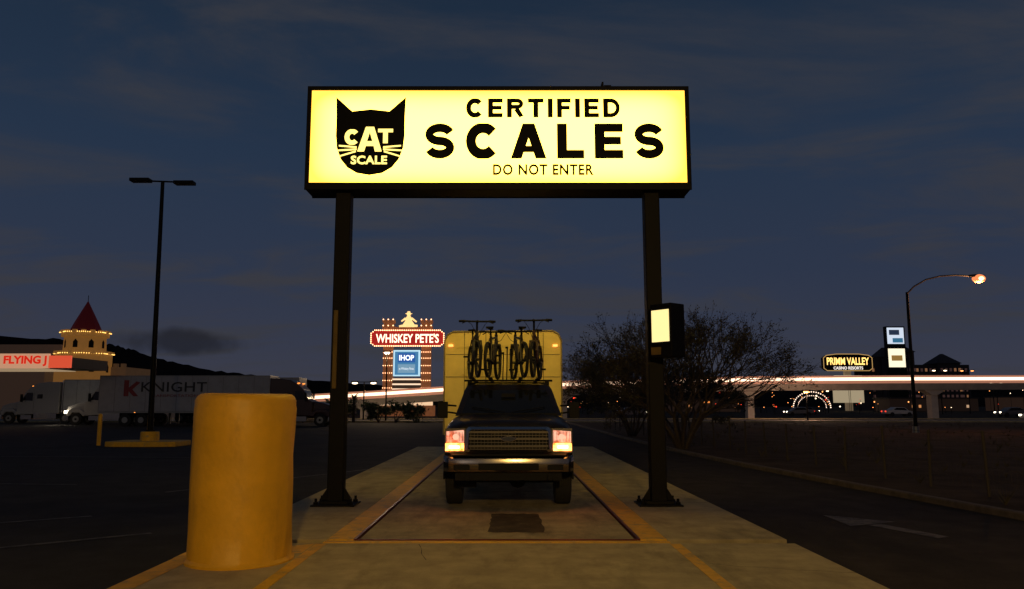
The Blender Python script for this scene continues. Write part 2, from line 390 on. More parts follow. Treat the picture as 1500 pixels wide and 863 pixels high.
text('cat_logo_word','SCALE',SX(514),SX(567),SZ(241.5),SZ(229),YT-.007,lit,sg,off=.03,sp=1.05)
pm=MB()
for px in (-2.71,2.39):
    pm.box(px-.125,px+.125,12.78,13.03,.06,5.06,black)
pm.build('sign_post',sg,bevel=.015)
pm=MB()
for px in (-2.71,2.39):
    pm.box(px-.34,px+.34,12.62,13.2,0,.025,black); pm.box(px-.22,px+.22,12.72,13.09,.025,.075,black)
    for dx in (-.27,.27):
        for dy in (12.7,13.12):
            pm.cyl((px+dx,dy,.025),(px+dx,dy,.12),.022,n=8,m=black); pm.cyl((px+dx,dy,.025),(px+dx,dy,.065),.042,n=6,m=black)
    for sx in (-1,1):
        pm.ext([(px+sx*.126,.075),(px+sx*.26,.075),(px+sx*.126,.28)],'y',12.88,12.92,black)
pm.build('base_plate',sg,bevel=.004)
ydim=mat('guard_and_reflection_yellow',(.16,.10,.012),.7,var=.3,vscale=6)  # also colours the reflection slab on the ticket box
pm=MB(); pm.box(-2.80,-2.73,12.74,12.775,1.82,3.08,ydim); pm.build('yellow_conduit_guard',sg,bevel=.01)
pm=MB(); pm.box(1.62,1.74,12.85,12.95,6.83,6.86,black); pm.box(1.6,1.63,12.82,12.98,6.86,6.98,black);pm.box(1.64,1.76,12.84,12.96,6.87,6.93,black); pm.build('photocell_bracket',sg)
tb=empty('ticket_display_box',(2.53,12.50,2.30))
q=MB(); q.box(-.21,.21,-.17,.17,0,.84,black); q.build('cabinet',tb,bevel=.015)
scr=mat('lit_display',(.6,.6,.3),.4,emis=(1,.80,.34),est=1.15,var=.1)
q=MB(); q.box(-.17,.17,-.18,-.172,.24,.74,scr); q.build('lit_panel',tb)
tb.rotation_euler=(0,0,R(-50))
q=MB(); q.box(-.19,-.0,-.182,-.172,.04,.16,ydim); q.box(-.20,.20,-.19,-.171,.745,.765,blackm); q.box(-.20,.20,-.19,-.171,.21,.23,blackm); q.build('box_trim_and_reflection',tb)  # yellow slab stands in for a reflection; black strips are trim

# ------------------------------------------------------------------ pickup truck
tk=empty('pickup_truck',(.02,12.1,0))
body=mat('black_car_paint',(.012,.008,.006),.38,coat=.12,var=.15,vscale=5,spec=.3,bump=.04,bscale=6)
def prof(hw,zt,zb,y,crown=.03):
    h=[(0,zt+crown),(.45*hw,zt+crown*.7),(.74*hw,zt),(.90*hw,zt-.05),(hw*.985,zt-.14),(hw,zt-.26),(hw*1.005,(zt+zb)/2),(hw*.99,zb+.1),(hw*.94,zb)]
    return [(x,y,z) for x,z in h]+[(-x,y,z) for x,z in h[::-1][:-1]]
b=MB()
b.loft([prof(.93,1.20,.82,.16,.02),prof(.965,1.27,.78,.24),prof(.985,1.31,.62,.40),prof(1.0,1.36,.60,.9),prof(1.005,1.40,.58,1.45,.02),prof(1.0,1.41,.50,1.8,.01),prof(1.0,1.41,.48,4.6,.0)],body)
b.loft([prof(1.0,1.36,.55,4.62,0),prof(1.0,1.36,.55,6.3,0)],body)
b.build('body_shell',tk,smooth=True)
b=MB()
for sx in (-1,1):
    b.loft([[(sx*.40,.26,1.285),(sx*.46,.26,1.30),(sx*.52,.26,1.282)],[(sx*.52,1.4,1.405),(sx*.58,1.4,1.425),(sx*.64,1.4,1.40)]],body)
b.build('hood_crease',tk,smooth=True)
def cabsec(z,hw,y0,y1):
    r_=.12
    return [(-hw+r_,y0,z),(hw-r_,y0,z),(hw,y0+r_*.9,z),(hw,y1-.05,z),(hw-.05,y1,z),(-hw+.05,y1,z),(-hw,y1-.05,z),(-hw,y0+r_*.9,z)]
b=MB()
b.loft([cabsec(1.38,.90,1.42,4.58),cabsec(1.83,.775,2.06,4.45),cabsec(1.90,.74,2.17,4.42),cabsec(1.935,.66,2.30,4.36),cabsec(1.945,.4,2.6,4.1)],body)
b.build('cab',tk,smooth=True)
b=MB()
b.poly([(-.79,1.432,1.42),(.79,1.432,1.42),(.665,2.02,1.825),(-.665,2.02,1.825)],glass)
for sx in (-1,1):
    for y0,y1,y2,y3 in ((1.75,2.95,2.95,2.2),(3.05,4.3,4.3,3.05)):
        b.poly([(sx*.895,y0,1.42),(sx*.895,y1,1.42),(sx*.788,y2,1.80),(sx*.788,y3,1.80)],glass)
b.build('window_glass',tk,recalc=False)
b=MB()
for sx in (-1,1): b.cyl((sx*.05,1.41,1.44),(sx*.62,1.56,1.53),.009,n=6,m=blackm)
b.box(-.82,.82,1.36,1.44,1.38,1.425,blackm); b.box(-.12,.12,1.80,1.83,1.70,1.76,blackm); b.build('wiper',tk)
bchr=mat('bumper_chrome',(.34,.31,.27),.2,metal=1.,var=.2,vscale=3)
b=MB(); secs=[]
for x,yo in ((-1.0,.36),(-.985,.17),(-.9,.06),(-.6,0),(0,-.02),(.6,0),(.9,.06),(.985,.17),(1.0,.36)):
    secs.append([(x,yo+.10,.56),(x,yo+.03,.57),(x,yo,.62),(x,yo-.005,.70),(x,yo+.01,.765),(x,yo+.06,.80),(x,yo+.14,.80)])
b.loft(secs,bchr); b.build('front_bumper',tk,smooth=True)
b=MB(); b.box(-.80,.80,.06,.16,.44,.555,blackm); b.box(-.45,.45,-.026,-.018,.60,.70,blackm)
for sx in (-1,1):
    b.cyl((sx*.62,.02,.49),(sx*.62,.10,.49),.05,n=12,m=blackm); b.box(sx*.70-.12,sx*.70+.12,-.004,.03,.60,.68,blackm)
b.box(-.86,.86,.02,.12,.802,.83,blackm)
b.build('valance',tk,bevel=.01)
b=MB()
gr=[(-.66,.88),(-.62,.845),(.62,.845),(.66,.88),(.64,1.20),(.60,1.235),(-.60,1.235),(-.64,1.20)]
gi=[(x*.93,1.04+(z-1.04)*.80) for x,z in gr]
n=len(gr)
for i in range(n):
    j=(i+1)%n
    b.poly([(gr[i][0],.08,gr[i][1]),(gr[j][0],.08,gr[j][1]),(gi[j][0],.06,gi[j][1]),(gi[i][0],.06,gi[i][1])],chrome)
    b.poly([(gr[i][0],.08,gr[i][1]),(gr[j][0],.08,gr[j][1]),(gr[j][0],.2,gr[j][1]),(gr[i][0],.2,gr[i][1])],chrome)
    b.poly([(gi[i][0],.06,gi[i][1]),(gi[j][0],.06,gi[j][1]),(gi[j][0],.13,gi[j][1]),(gi[i][0],.13,gi[i][1])],chrome)
b.build('grille_surround',tk,recalc=False)
b=MB(); b.poly([(x,.14,z) for x,z in gi],blackm)
dch=mat('dark_chrome',(.12,.11,.10),.3,metal=1.)
for z in (.945,1.055,1.155): b.box(-.60,.60,.085,.115,z-.016,z+.016,dch)
for z in (.90,1.0,1.105,1.19): b.box(-.59,.59,.10,.118,z-.005,z+.005,dch)
for i in range(23):
    x=-.572+i*.052; b.box(x-.003,x+.003,.12,.13,.89,1.19,dch)
b.build('grille_bars',tk)
b=MB(); b.loft([[(.115*math.cos(t_)*k_,y_,1.055+.045*math.sin(t_)*k_) for t_ in [2*math.pi*i/24 for i in range(24)]] for y_,k_ in ((.10,1),(.065,1),(.058,.9))],chrome)
b.loft([[(.10*math.cos(t_),y_,1.055+.036*math.sin(t_)) for t_ in [2*math.pi*i/24 for i in range(24)]] for y_ in (.06,.053)],mat('badge_blue',(.01,.02,.06),.3))
b.build('oval_badge',tk)
def glowlens(name,c1,c2,s1,s2,sc):
    m=mat(name,(.4,.15,.06),.12); nt=m.node_tree; N=nt.nodes; L=nt.links; bb=N['Principled BSDF']
    tc=N.new('ShaderNodeTexCoord'); n=N.new('ShaderNodeTexNoise'); n.inputs['Scale'].default_value=sc; n.inputs['Detail'].default_value=3; L.new(tc.outputs['Object'],n.inputs['Vector'])
    mr=N.new('ShaderNodeMapRange'); mr.inputs['From Min'].default_value=.35; mr.inputs['From Max'].default_value=.65; L.new(n.outputs['Fac'],mr.inputs['Value'])
    mx=N.new('ShaderNodeMix'); mx.data_type='RGBA'; L.new(mr.outputs[0],mx.inputs[0]); mx.inputs[6].default_value=(*[x*s1 for x in c1],1); mx.inputs[7].default_value=(*[x*s2 for x in c2],1)
    L.new(mx.outputs[2],bb.inputs['Emission Color']); bb.inputs['Emission Strength'].default_value=1; return m
hl=glowlens('headlight_lens',(1,.20,.10),(1,.50,.34),.45,1.1,14)
sgn=glowlens('signal_lens_lit',(1,.22,.03),(1,.42,.09),2.5,6,16)
hot=mat('signal_bulb',(1,.7,.4),.2,emis=(1,.50,.16),est=11)
for sx in (-1,1):
    b=MB()
    b.ext([(sx*.675,1.0),(sx*.945,1.0),(sx*.945,1.165),(sx*.675,1.185)],'y',.10,.14,hl)
    b.ext([(sx*.675,.875),(sx*.955,.875),(sx*.955,.99),(sx*.675,.99)],'y',.10,.14,sgn)
    b.ext([(sx*.74,.91),(sx*.90,.91),(sx*.90,.955),(sx*.74,.955)],'y',.088,.098,hot)
    b.build('headlight',tk,bevel=.012)
    b=MB()
    b.box(sx*.81-.155,sx*.81+.155,.142,.18,.85,1.21,dch)
    for i in range(6):
        b.box(sx*.81-.13+i*.048,sx*.81-.125+i*.048,.094,.099,1.01,1.16,dch)
    b.cyl((sx*.80,.088,1.085),(sx*.80,.098,1.085),.045,n=16,m=mat('bulb_shade',(.3,.1,.06),.3,emis=(1,.62,.42),est=.9))
    b.build('headlight_bezel',tk)
b=MB()
for sx in (-1,1):
    b.box(sx*1.14-.09,sx*1.14+.09,1.78,1.86,1.34,1.62,blackm)
    b.cyl((sx*.9,1.85,1.42),(sx*1.1,1.82,1.45),.018,n=6,m=blackm); b.cyl((sx*.9,1.85,1.55),(sx*1.1,1.82,1.56),.018,n=6,m=blackm)
b.build('tow_mirror',tk,bevel=.02)
for sx in (-1,1):
    for yy in (.98,4.95):
        b=MB(); c0=sx*.86
        secs=[[(x,yy+rad*math.cos(t_),.395+rad*math.sin(t_)) for t_ in [2*math.pi*i/32 for i in range(32)]] for x,rad in ((c0-.13,.33),(c0-.12,.38),(c0-.09,.395),(c0+.09,.395),(c0+.12,.38),(c0+.13,.33),(c0+.12*1,.22))]
        b.loft(secs,rubber)
        b.cyl((c0+sx*.10,yy,.395),(c0+sx*.135,yy,.395),.21,.19,20,dch); b.cyl((c0+sx*.13,yy,.395),(c0+sx*.16,yy,.395),.06,.05,12,chrome)
        for z in range(-3,4): b.box(c0+z*.034-.004,c0+z*.034+.004,yy-.398,yy-.385,.3,.5,blackm)
        b.build('wheel',tk,smooth=True)
        b=MB(); pts=[(yy+.47*math.cos(t_),.42+.47*math.sin(t_)) for t_ in [math.pi*i/16 for i in range(17)]]
        b.ext(pts,'x',sx*.99,sx*1.012,blackm); b.build('wheel_arch',tk)
b=MB(); b.cyl((-.8,.98,.38),(.8,.98,.38),.05,n=10,m=blackm); b.ball((.15,.98,.38),.14,blackm); b.box(-.5,.5,.4,6,.50,.62,blackm); b.box(-.8,-.5,.5,.62,.3,.42,blackm); b.build('axle_and_frame',tk)
b=MB()
for yy in (2.45,3.9):
    b.box(-.80,.80,yy-.03,yy+.03,1.985,2.02,blackm)
    for sx in (-1,1): b.box(sx*.70-.04,sx*.70+.04,yy-.05,yy+.05,1.86,1.985,blackm)
for x in (-.64,-.32,.22,.54): b.box(x-.035,x+.035,1.95,4.1,2.021,2.045,blackm)
for x,hh in ((-.10,.50),(-.03,.60),(.05,.56)):
    b.cyl((x,2.5,2.02),(x+.01,2.62,2.02+hh),.012,n=6,m=blackm); b.box(x-.025,x+.025,2.55,2.66,2.0+hh,2.03+hh,blackm)
b.build('roof_rack',tk,bevel=.004)
def lamp(name,loc,power,col,rad=.2,parent=None,spot=None):
    l=bpy.data.lights.new(name,'SPOT' if spot else 'POINT'); l.energy=power; l.color=col; l.shadow_soft_size=rad
    if spot: l.spot_size=R(spot); l.spot_blend=.6
    o=bpy.data.objects.new(name,l); S.collection.objects.link(o); o.location=loc
    if parent: o.parent=parent
    return o
for sx in (-1,1): lamp('signal_light',(sx*.90,.0,.92),3.5,(1,.27,.06),.04,tk)

# ------------------------------------------------------------------ camper box on bed
cp=empty('truck_camper',(0,16.75,0))
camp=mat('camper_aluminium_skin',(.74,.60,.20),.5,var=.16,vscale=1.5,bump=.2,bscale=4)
trim=mat('camper_trim',(.36,.30,.16),.4,metal=.3)
tdark=mat('camper_seam',(.06,.05,.03),.6)
xL,xR=-1.32,1.14
b=MB()
outl=[(xL,.95),(xL,2.90),(xL+.06,3.03),(xL+.18,3.10),(xR-.18,3.12),(xR-.06,3.05),(xR,2.92),(xR,.95)]
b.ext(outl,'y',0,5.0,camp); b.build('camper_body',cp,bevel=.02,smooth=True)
b=MB()
for (xa,za),(xb,zb) in zip(outl[:-1],outl[1:]): b.cyl((xa,-.006,za),(xb,-.006,zb),.02,n=6,m=trim)
for x in (-.9,-.45,.32,.76): b.box(x-.005,x+.005,-.012,-.002,1.4,3.08,tdark)
for z in (2.62,2.15): b.box(xL+.03,xR-.03,-.010,-.003,z-.004,z+.004,tdark)
b.build('camper_trim',cp)
amb=mat('marker_lamp',(.8,.3,.05),.2,emis=(1,.35,.08),est=2.2)
b=MB()
for x in (xL+.13,xR-.13,): b.box(x-.05,x+.05,-.04,-.012,2.78,2.83,amb)
b.build('marker_lights',cp,bevel=.01)

# ------------------------------------------------------------------ bicycles
bframe=[mat('bike_frame_a',(.012,.012,.013),.35),mat('bike_frame_b',(.05,.045,.04),.35,metal=.3),mat('bike_frame_c',(.03,.008,.008),.35)]
bst=mat('bike_alloy',(.06,.06,.06),.4,metal=.8)
def bicycle(x,y,yaw,fm,h=1.04):
    e=empty('bicycle',(x,y,2.05),(0,0,yaw))
    b=MB(); r_=.335
    F=Vector((0,-.52,r_)); B=Vector((0,.52,r_))
    for c_ in (F,B):
        b.ring(c_,(1,0,0),r_-.03,.030,rubber,32,6); b.ring(c_,(1,0,0),r_-.062,.012,bst,28,5)
        b.cyl(c_-Vector((.05,0,0)),c_+Vector((.05,0,0)),.025,n=8,m=bst)
        for i in range(16):
            t_=2*math.pi*i/16; b.cyl(c_+Vector((.02*(-1)**i,0,0)),c_+Vector((0,math.cos(t_),math.sin(t_)))*(r_-.065),.0018,n=3,m=bst,cap=False)
    b.build('wheels',e)
    b=MB(); bb=Vector((0,.08,.30)); hd=Vector((0,-.36,.82)); hb=Vector((0,-.40,.70)); st=Vector((0,.24,.80))
    b.cyl(hd,bb+Vector((0,0,.0)),.024,n=8,m=fm); b.cyl(hb,bb,.028,n=8,m=fm); b.cyl(hd,st-Vector((0,.02,.06)),.022,n=8,m=fm); b.cyl(bb,st,.022,n=8,m=fm)
    b.cyl(hb,hd+Vector((0,.01,.05)),.030,n=8,m=fm)
    for sx in (-1,1):
        b.cyl(bb+Vector((sx*.03,0,0)),B+Vector((sx*.06,0,0)),.014,n=6,m=fm); b.cyl(st+Vector((sx*.02,0,-.05)),B+Vector((sx*.06,0,0)),.013,n=6,m=fm)
        b.cyl(hb+Vector((sx*.060,-.01,-.03)),F+Vector((sx*.065,0,.15)),.024,.026,8,fm); b.cyl(F+Vector((sx*.065,0,.17)),F+Vector((sx*.065,0,0)),.018,.016,8,fm)
    b.cyl(hb+Vector((-.08,-.01,-.03)),hb+Vector((.08,-.01,-.03)),.028,n=8,m=fm)
    b.build('frame',e)
    b=MB()
    b.cyl(hd+Vector((0,.01,.05)),(0,-.35,h-.05),.02,n=8,m=blackm); b.cyl((0,-.35,h-.05),(0,-.42,h-.01),.022,n=8,m=blackm)
    b.tube([(-.34,-.37,h-.015),(-.28,-.39,h-.01),(-.12,-.42,h-.02),(.12,-.42,h-.02),(.28,-.39,h-.01),(.34,-.37,h-.015)],.017,8,blackm)
    for sx in (-1,1):
        b.cyl((sx*.23,-.38,h-.01),(sx*.34,-.37,h-.015),.022,n=8,m=blackm); b.cyl((sx*.20,-.43,h-.02),(sx*.29,-.47,h-.06),.010,n=5,m=blackm)
        b.tube([(sx*.19,-.42,h-.02),(sx*.13,-.52,h-.08),(sx*.07,-.50,h-.18),(sx*.02,-.45,.74)],.005,4,blackm)
    b.cyl(st,(0,.27,.93),.017,n=8,m=blackm)
    b.loft([[(-.02,.10,.95),(.02,.10,.95),(.02,.10,.925),(-.02,.10,.925)],[(-.03,.22,.955),(.03,.22,.955),(.03,.22,.92),(-.03,.22,.92)],[(-.075,.36,.965),(.075,.36,.965),(.07,.36,.93),(-.07,.36,.93)],[(-.06,.39,.96),(.06,.39,.96),(.05,.39,.94),(-.05,.39,.94)]],blackm)
    b.cyl(bb-Vector((.07,0,0)),bb+Vector((.07,0,0)),.03,n=10,m=blackm); b.ring(bb+Vector((.05,0,0)),(1,0,0),.085,.010,bst,20,4)
    b.cyl(bb+Vector((.075,0,0)),bb+Vector((.085,-.12,-.12)),.014,n=6,m=bst); b.cyl(bb+Vector((-.075,0,0)),bb+Vector((-.085,.12,.12)),.014,n=6,m=bst)
    b.box(.085,.18,-.08,.0,.16,.19,blackm); b.box(-.18,-.085,.16,.24,.41,.44,blackm)
    b.build('handlebar_saddle_crank',e)
bicycle(-.62,15.0,R(10),bframe[0],1.06); bicycle(-.27,15.1,math.pi-R(9),bframe[1],.95); bicycle(.22,15.1,math.pi+R(10),bframe[1],.96); bicycle(.55,15.0,R(-9),bframe[2],1.08)

# ------------------------------------------------------------------ lot light pole (unlit)
lp=empty('parking_lot_lamp_post',(-14.75,33.3,0))
q=MB(); q.cyl((0,0,.5),(-.12,0,11.15),.12,.075,12,black); q.cyl((0,0,.5),(0,0,.56),.2,.2,12,black); q.build('pole',lp,smooth=True)
q=MB()
q.cyl((-1.2,-.1,11.15),(1.1,.1,11.12),.04,n=8,m=black)
for sx in (-1,1): q.box(-.12+sx*.95-.42,-.12+sx*.95+.42,-.2,.2,11.06-.06*sx,11.2-.06*sx,black)
q.build('twin_lamp_head',lp,bevel=.03)
q=MB(); q.cyl((0,0,.05),(0,0,.5),.38,.36,24,ypaint)
q.ext([(-1.45,-.8),(-1.1,-1.0),(1.1,-1.0),(1.4,-.8),(1.4,.8),(1.1,1.0),(-1.1,1.0),(-1.45,.8)],'z',-.09,.12,ypaint); q.build('yellow_base',lp,bevel=.03)
for x,y,h in ((-17.0,33.6,1.15),(-16.9,38,1.1)):
    q=MB(); q.cyl((0,0,-.09),(0,0,h),.085,n=14,m=ybol); q.ball((0,0,h),.085,ybol,14,6); q.build('pipe_bollard',smooth=True,loc=(x,y,0))

# ------------------------------------------------------------------ lit street lamp right
sl=empty('street_lamp',(25.0,49.3,0))
q=MB(); q.cyl((0,0,-.1),(.05,0,8.6),.12,.085,12,black); q.cyl((0,0,-.1),(0,0,.3),.2,.2,10,steel)
pts=[(.05,0,8.5),(.5,0,8.95),(1.3,0,9.4),(2.2,0,9.62),(3.2,0,9.68),(4.1,0,9.62)]
pm_=mat('lamp_arm_paint',(.05,.045,.04),.6)
q.tube(pts,.05,8,pm_); q.build('pole_and_arm',sl,smooth=True)
q=MB(); q.loft([[(4.0,-.08,9.58),(4.0,.08,9.58),(4.0,.06,9.70),(4.0,-.06,9.70)],[(4.4,-.17,9.54),(4.4,.17,9.54),(4.4,.1,9.74),(4.4,-.1,9.74)],[(5.0,-.12,9.54),(5.0,.12,9.54),(5.0,.08,9.68),(5.0,-.08,9.68)]],pm_); q.build('cobra_head',sl,bevel=.02)
q=MB(); q.ball((4.62,0,9.46),.34,emi('sodium_globe',(1,.28,.10),1.1),18,12,(1.2,.9,.8)); q.ball((4.62,-.25,9.44),.15,emi('sodium_core',(1,.50,.22),4),14,9,(1.2,1,.8)); q.build('lamp_lens',sl,smooth=True)
lamp('lamp_light',(4.62,0,9.0),600,(1,.42,.16),.15,sl)

# lamp post behind the photographer that lights the foreground
bl=empty('street_lamp',(1.5,-9.0,0))
q=MB(); q.cyl((2.6,0,-.09),(2.6,0,7.0),.1,.08,12,black); q.cyl((2.6,0,6.9),(0,0,7.1),.05,n=8,m=black); q.box(-.5,.1,-.18,.18,7.05,7.2,black); q.build('pole_and_head',bl)
q=MB(); q.box(-.42,.02,-.13,.13,7.02,7.048,emi('lamp_lens_warm',(1,.60,.22),8)); q.build('lamp_lens',bl)
lamp('lamp_light',(-.2,0,6.85),3400,(1,.62,.17),.2,bl)

# ------------------------------------------------------------------ fence on the right
fn=MB(); fpm=mat('weathered_fence_post',(.055,.042,.03),.9)
fp=[]
y=11.0
while y<60:
    x=8.9-(y-11)*.035+random.uniform(-.05,.05); h=1.05+random.uniform(-.06,.06)
    fn.cyl((x,y,-.1),(x+random.uniform(-.04,.04),y,h),.03,n=6,m=fpm); fp.append((x,y,h)); y+=1.9
for a_,b_ in zip(fp[:-1],fp[1:]):
    for k_ in (.2,.4,.6,.8,.97): fn.cyl((a_[0],a_[1],a_[2]*k_),(b_[0],b_[1],b_[2]*k_),.005,n=3,m=fpm,cap=False)
    for j in range(1,12):
        t_=j/12; xx=a_[0]+(b_[0]-a_[0])*t_; yy=a_[1]+(b_[1]-a_[1])*t_; fn.cyl((xx,yy,.0),(xx,yy,1.0),.003,n=3,m=fpm,cap=False)
fn.build('wire_fence')
sc=MB(); rnd=random.Random(31); scm=mat('dry_scrub',(.07,.055,.03),.9,var=.3)
for i in range(420):
    y=rnd.uniform(10,75); x=rnd.uniform(8.3 if y<30 else 7.5, 12+y*.8); h=rnd.uniform(.08,.38)
    for k_ in range(10):
        a_=rnd.uniform(0,6.28); dx,dy=math.cos(a_)*h*.6,math.sin(a_)*h*.6
        sc.poly([(x-.012,y,-.09),(x+.012,y,-.09),(x+dx,y+dy,-.09+h*rnd.uniform(.6,1))],scm)
sc.build('dry_grass_tufts',recalc=False)

# ------------------------------------------------------------------ trees
bark=mat('tree_bark',(.06,.042,.03),.9,var=.3,vscale=10)
leafm=mat('mesquite_leaf',(.07,.064,.026),.8,var=.4,vscale=2)
leafd=mat('mesquite_leaf_dark',(.04,.034,.017),.8,var=.4,vscale=2)
def tree(name,loc,H,W,seed,depth=6,trunks=6,leaves=2,lsz=.05):
    rnd=random.Random(seed); b=MB(); lf=MB()
    def grow(p,d,l,r_,k_):
        q=p+d*l
        mid=p+d*l*.5+Vector((rnd.uniform(-1,1),rnd.uniform(-1,1),rnd.uniform(-1,1)))*l*.07
        n=6 if k_>4 else (4 if k_>2 else 3)
        b.cyl(p,mid,r_,r_*.86,n,bark,False); b.cyl(mid,q,r_*.86,r_*.7,n,bark,False)
        if k_<=2:
            for _ in range(leaves*(2 if k_==0 else 1)):
                t_=rnd.random(); c_=p+(q-p)*t_+Vector((rnd.gauss(0,1),rnd.gauss(0,1),rnd.gauss(0,1)))*.06
                u=Vector((rnd.gauss(0,1),rnd.gauss(0,1),rnd.gauss(0,1))).normalized(); v_=u.cross(Vector((rnd.gauss(0,1),rnd.gauss(0,1),rnd.gauss(0,1)))).normalized()
                s_=lsz*rnd.uniform(.5,1.4); lf.poly([c_-u*s_,c_+v_*s_*.35,c_+u*s_,c_-v_*s_*.35],leafm if rnd.random()<.5 else leafd)
        if k_==0: return
        nb=3 if rnd.random()<.75 else 2
        for i in range(nb):
            v_=Vector((rnd.gauss(0,1),rnd.gauss(0,1),rnd.gauss(0,1)*.8)); v_=(v_-d*v_.dot(d)).normalized()
            nd=(d+v_*rnd.uniform(.3,.75)+Vector((0,0,.06))).normalized()
            if q.z<.9 and nd.z<.1: nd.z=.3; nd.normalize()
            grow(q,nd,l*rnd.uniform(.66,.92),r_*.62,k_-1)
    l0=H*.245
    for i in range(trunks):
        a_=2*math.pi*i/trunks+rnd.uniform(-.3,.3); sp=W/H*rnd.uniform(.35,.75)
        d=Vector((math.cos(a_)*sp,math.sin(a_)*sp,1)).normalized()
        grow(Vector((math.cos(a_)*.15,math.sin(a_)*.15,-.1)),d,l0,.09*H/6,depth)
    e=empty(name,loc); b.build('trunk_and_branches',e,recalc=False); lf.build('foliage',e,recalc=False)
tree('mesquite_tree',(6.7,31,0),5.8,5.8,3,6,9,2,.05)
tree('mesquite_tree',(6.8,44,0),4.8,4.8,11,6,6,2,.07)
tree('mesquite_tree',(9.0,41,0),4.3,4.6,21,5,6,4,.07)

shr=mat('lit_shrub_leaf',(.12,.13,.04),.8,var=.4,vscale=1); shr2=mat('shrub_leaf_dark',(.04,.055,.02),.8)
def shrub(name,loc,w_,h,n,seed):
    rnd=random.Random(seed); b=MB()
    cl=[(rnd.uniform(-.4,.4)*w_,rnd.uniform(-.3,.3)*w_,rnd.uniform(.2,.75)*h,rnd.uniform(.12,.25)*w_) for _ in range(9)]
    for i in range(n):
        c_=rnd.choice(cl); p_=Vector((c_[0]+rnd.gauss(0,.5)*c_[3],c_[1]+rnd.gauss(0,.5)*c_[3],max(.05,c_[2]+rnd.gauss(0,.4)*c_[3])))
        u=Vector((rnd.gauss(0,1),rnd.gauss(0,1),rnd.gauss(0,1))).normalized(); v_=u.cross(Vector((rnd.gauss(0,1),rnd.gauss(0,1),rnd.gauss(0,1)))).normalized(); s_=rnd.uniform(.08,.2)
        b.poly([p_-u*s_,p_+v_*s_*.5,p_+u*s_,p_-v_*s_*.5],shr if rnd.random()<.6 else shr2)
    for c_ in cl[:5]: b.cyl((0,0,-.1),c_[:3],.05,.02,5,bark)
    b.build(name,loc=loc,recalc=False)
for i,(x,w_,h) in enumerate(((-16.5,2.6,2.6),(-12.8,3.0,2.2),(-11.0,3.0,2.6),(-9.2,2.6,2.0),(-20.0,2.2,1.6))): shrub('desert_shrub',(x,79.0+i%2,0),w_,h,1000,i)
def palm(loc,h,seed):
    rnd=random.Random(seed); b=MB(); b.cyl((0,0,-.1),(0,0,h),.16,.11,8,bark)
    for i in range(26):
        a_=rnd.uniform(0,6.28); up=rnd.uniform(-.4,1.0); L_=rnd.uniform(.8,1.2); prev=Vector((0,0,h)); d=Vector((math.cos(a_),math.sin(a_),up)).normalized(); side=Vector((-math.sin(a_),math.cos(a_),0))
        for k_ in range(4):
            nx=prev+d*L_*.3; w0=.13*(1-k_/4.5); w1=.13*(1-(k_+1)/4.5)
            b.poly([prev+side*w0,nx+side*w1,nx-side*w1,prev-side*w0],shr if i%2 else shr2); prev=nx; d=(d+Vector((0,0,-.28))).normalized()
    b.build('palm_tree',loc=loc,recalc=False)
palm((-15.3,80,0),2.3,1); palm((-17.6,79,0),1.8,2)

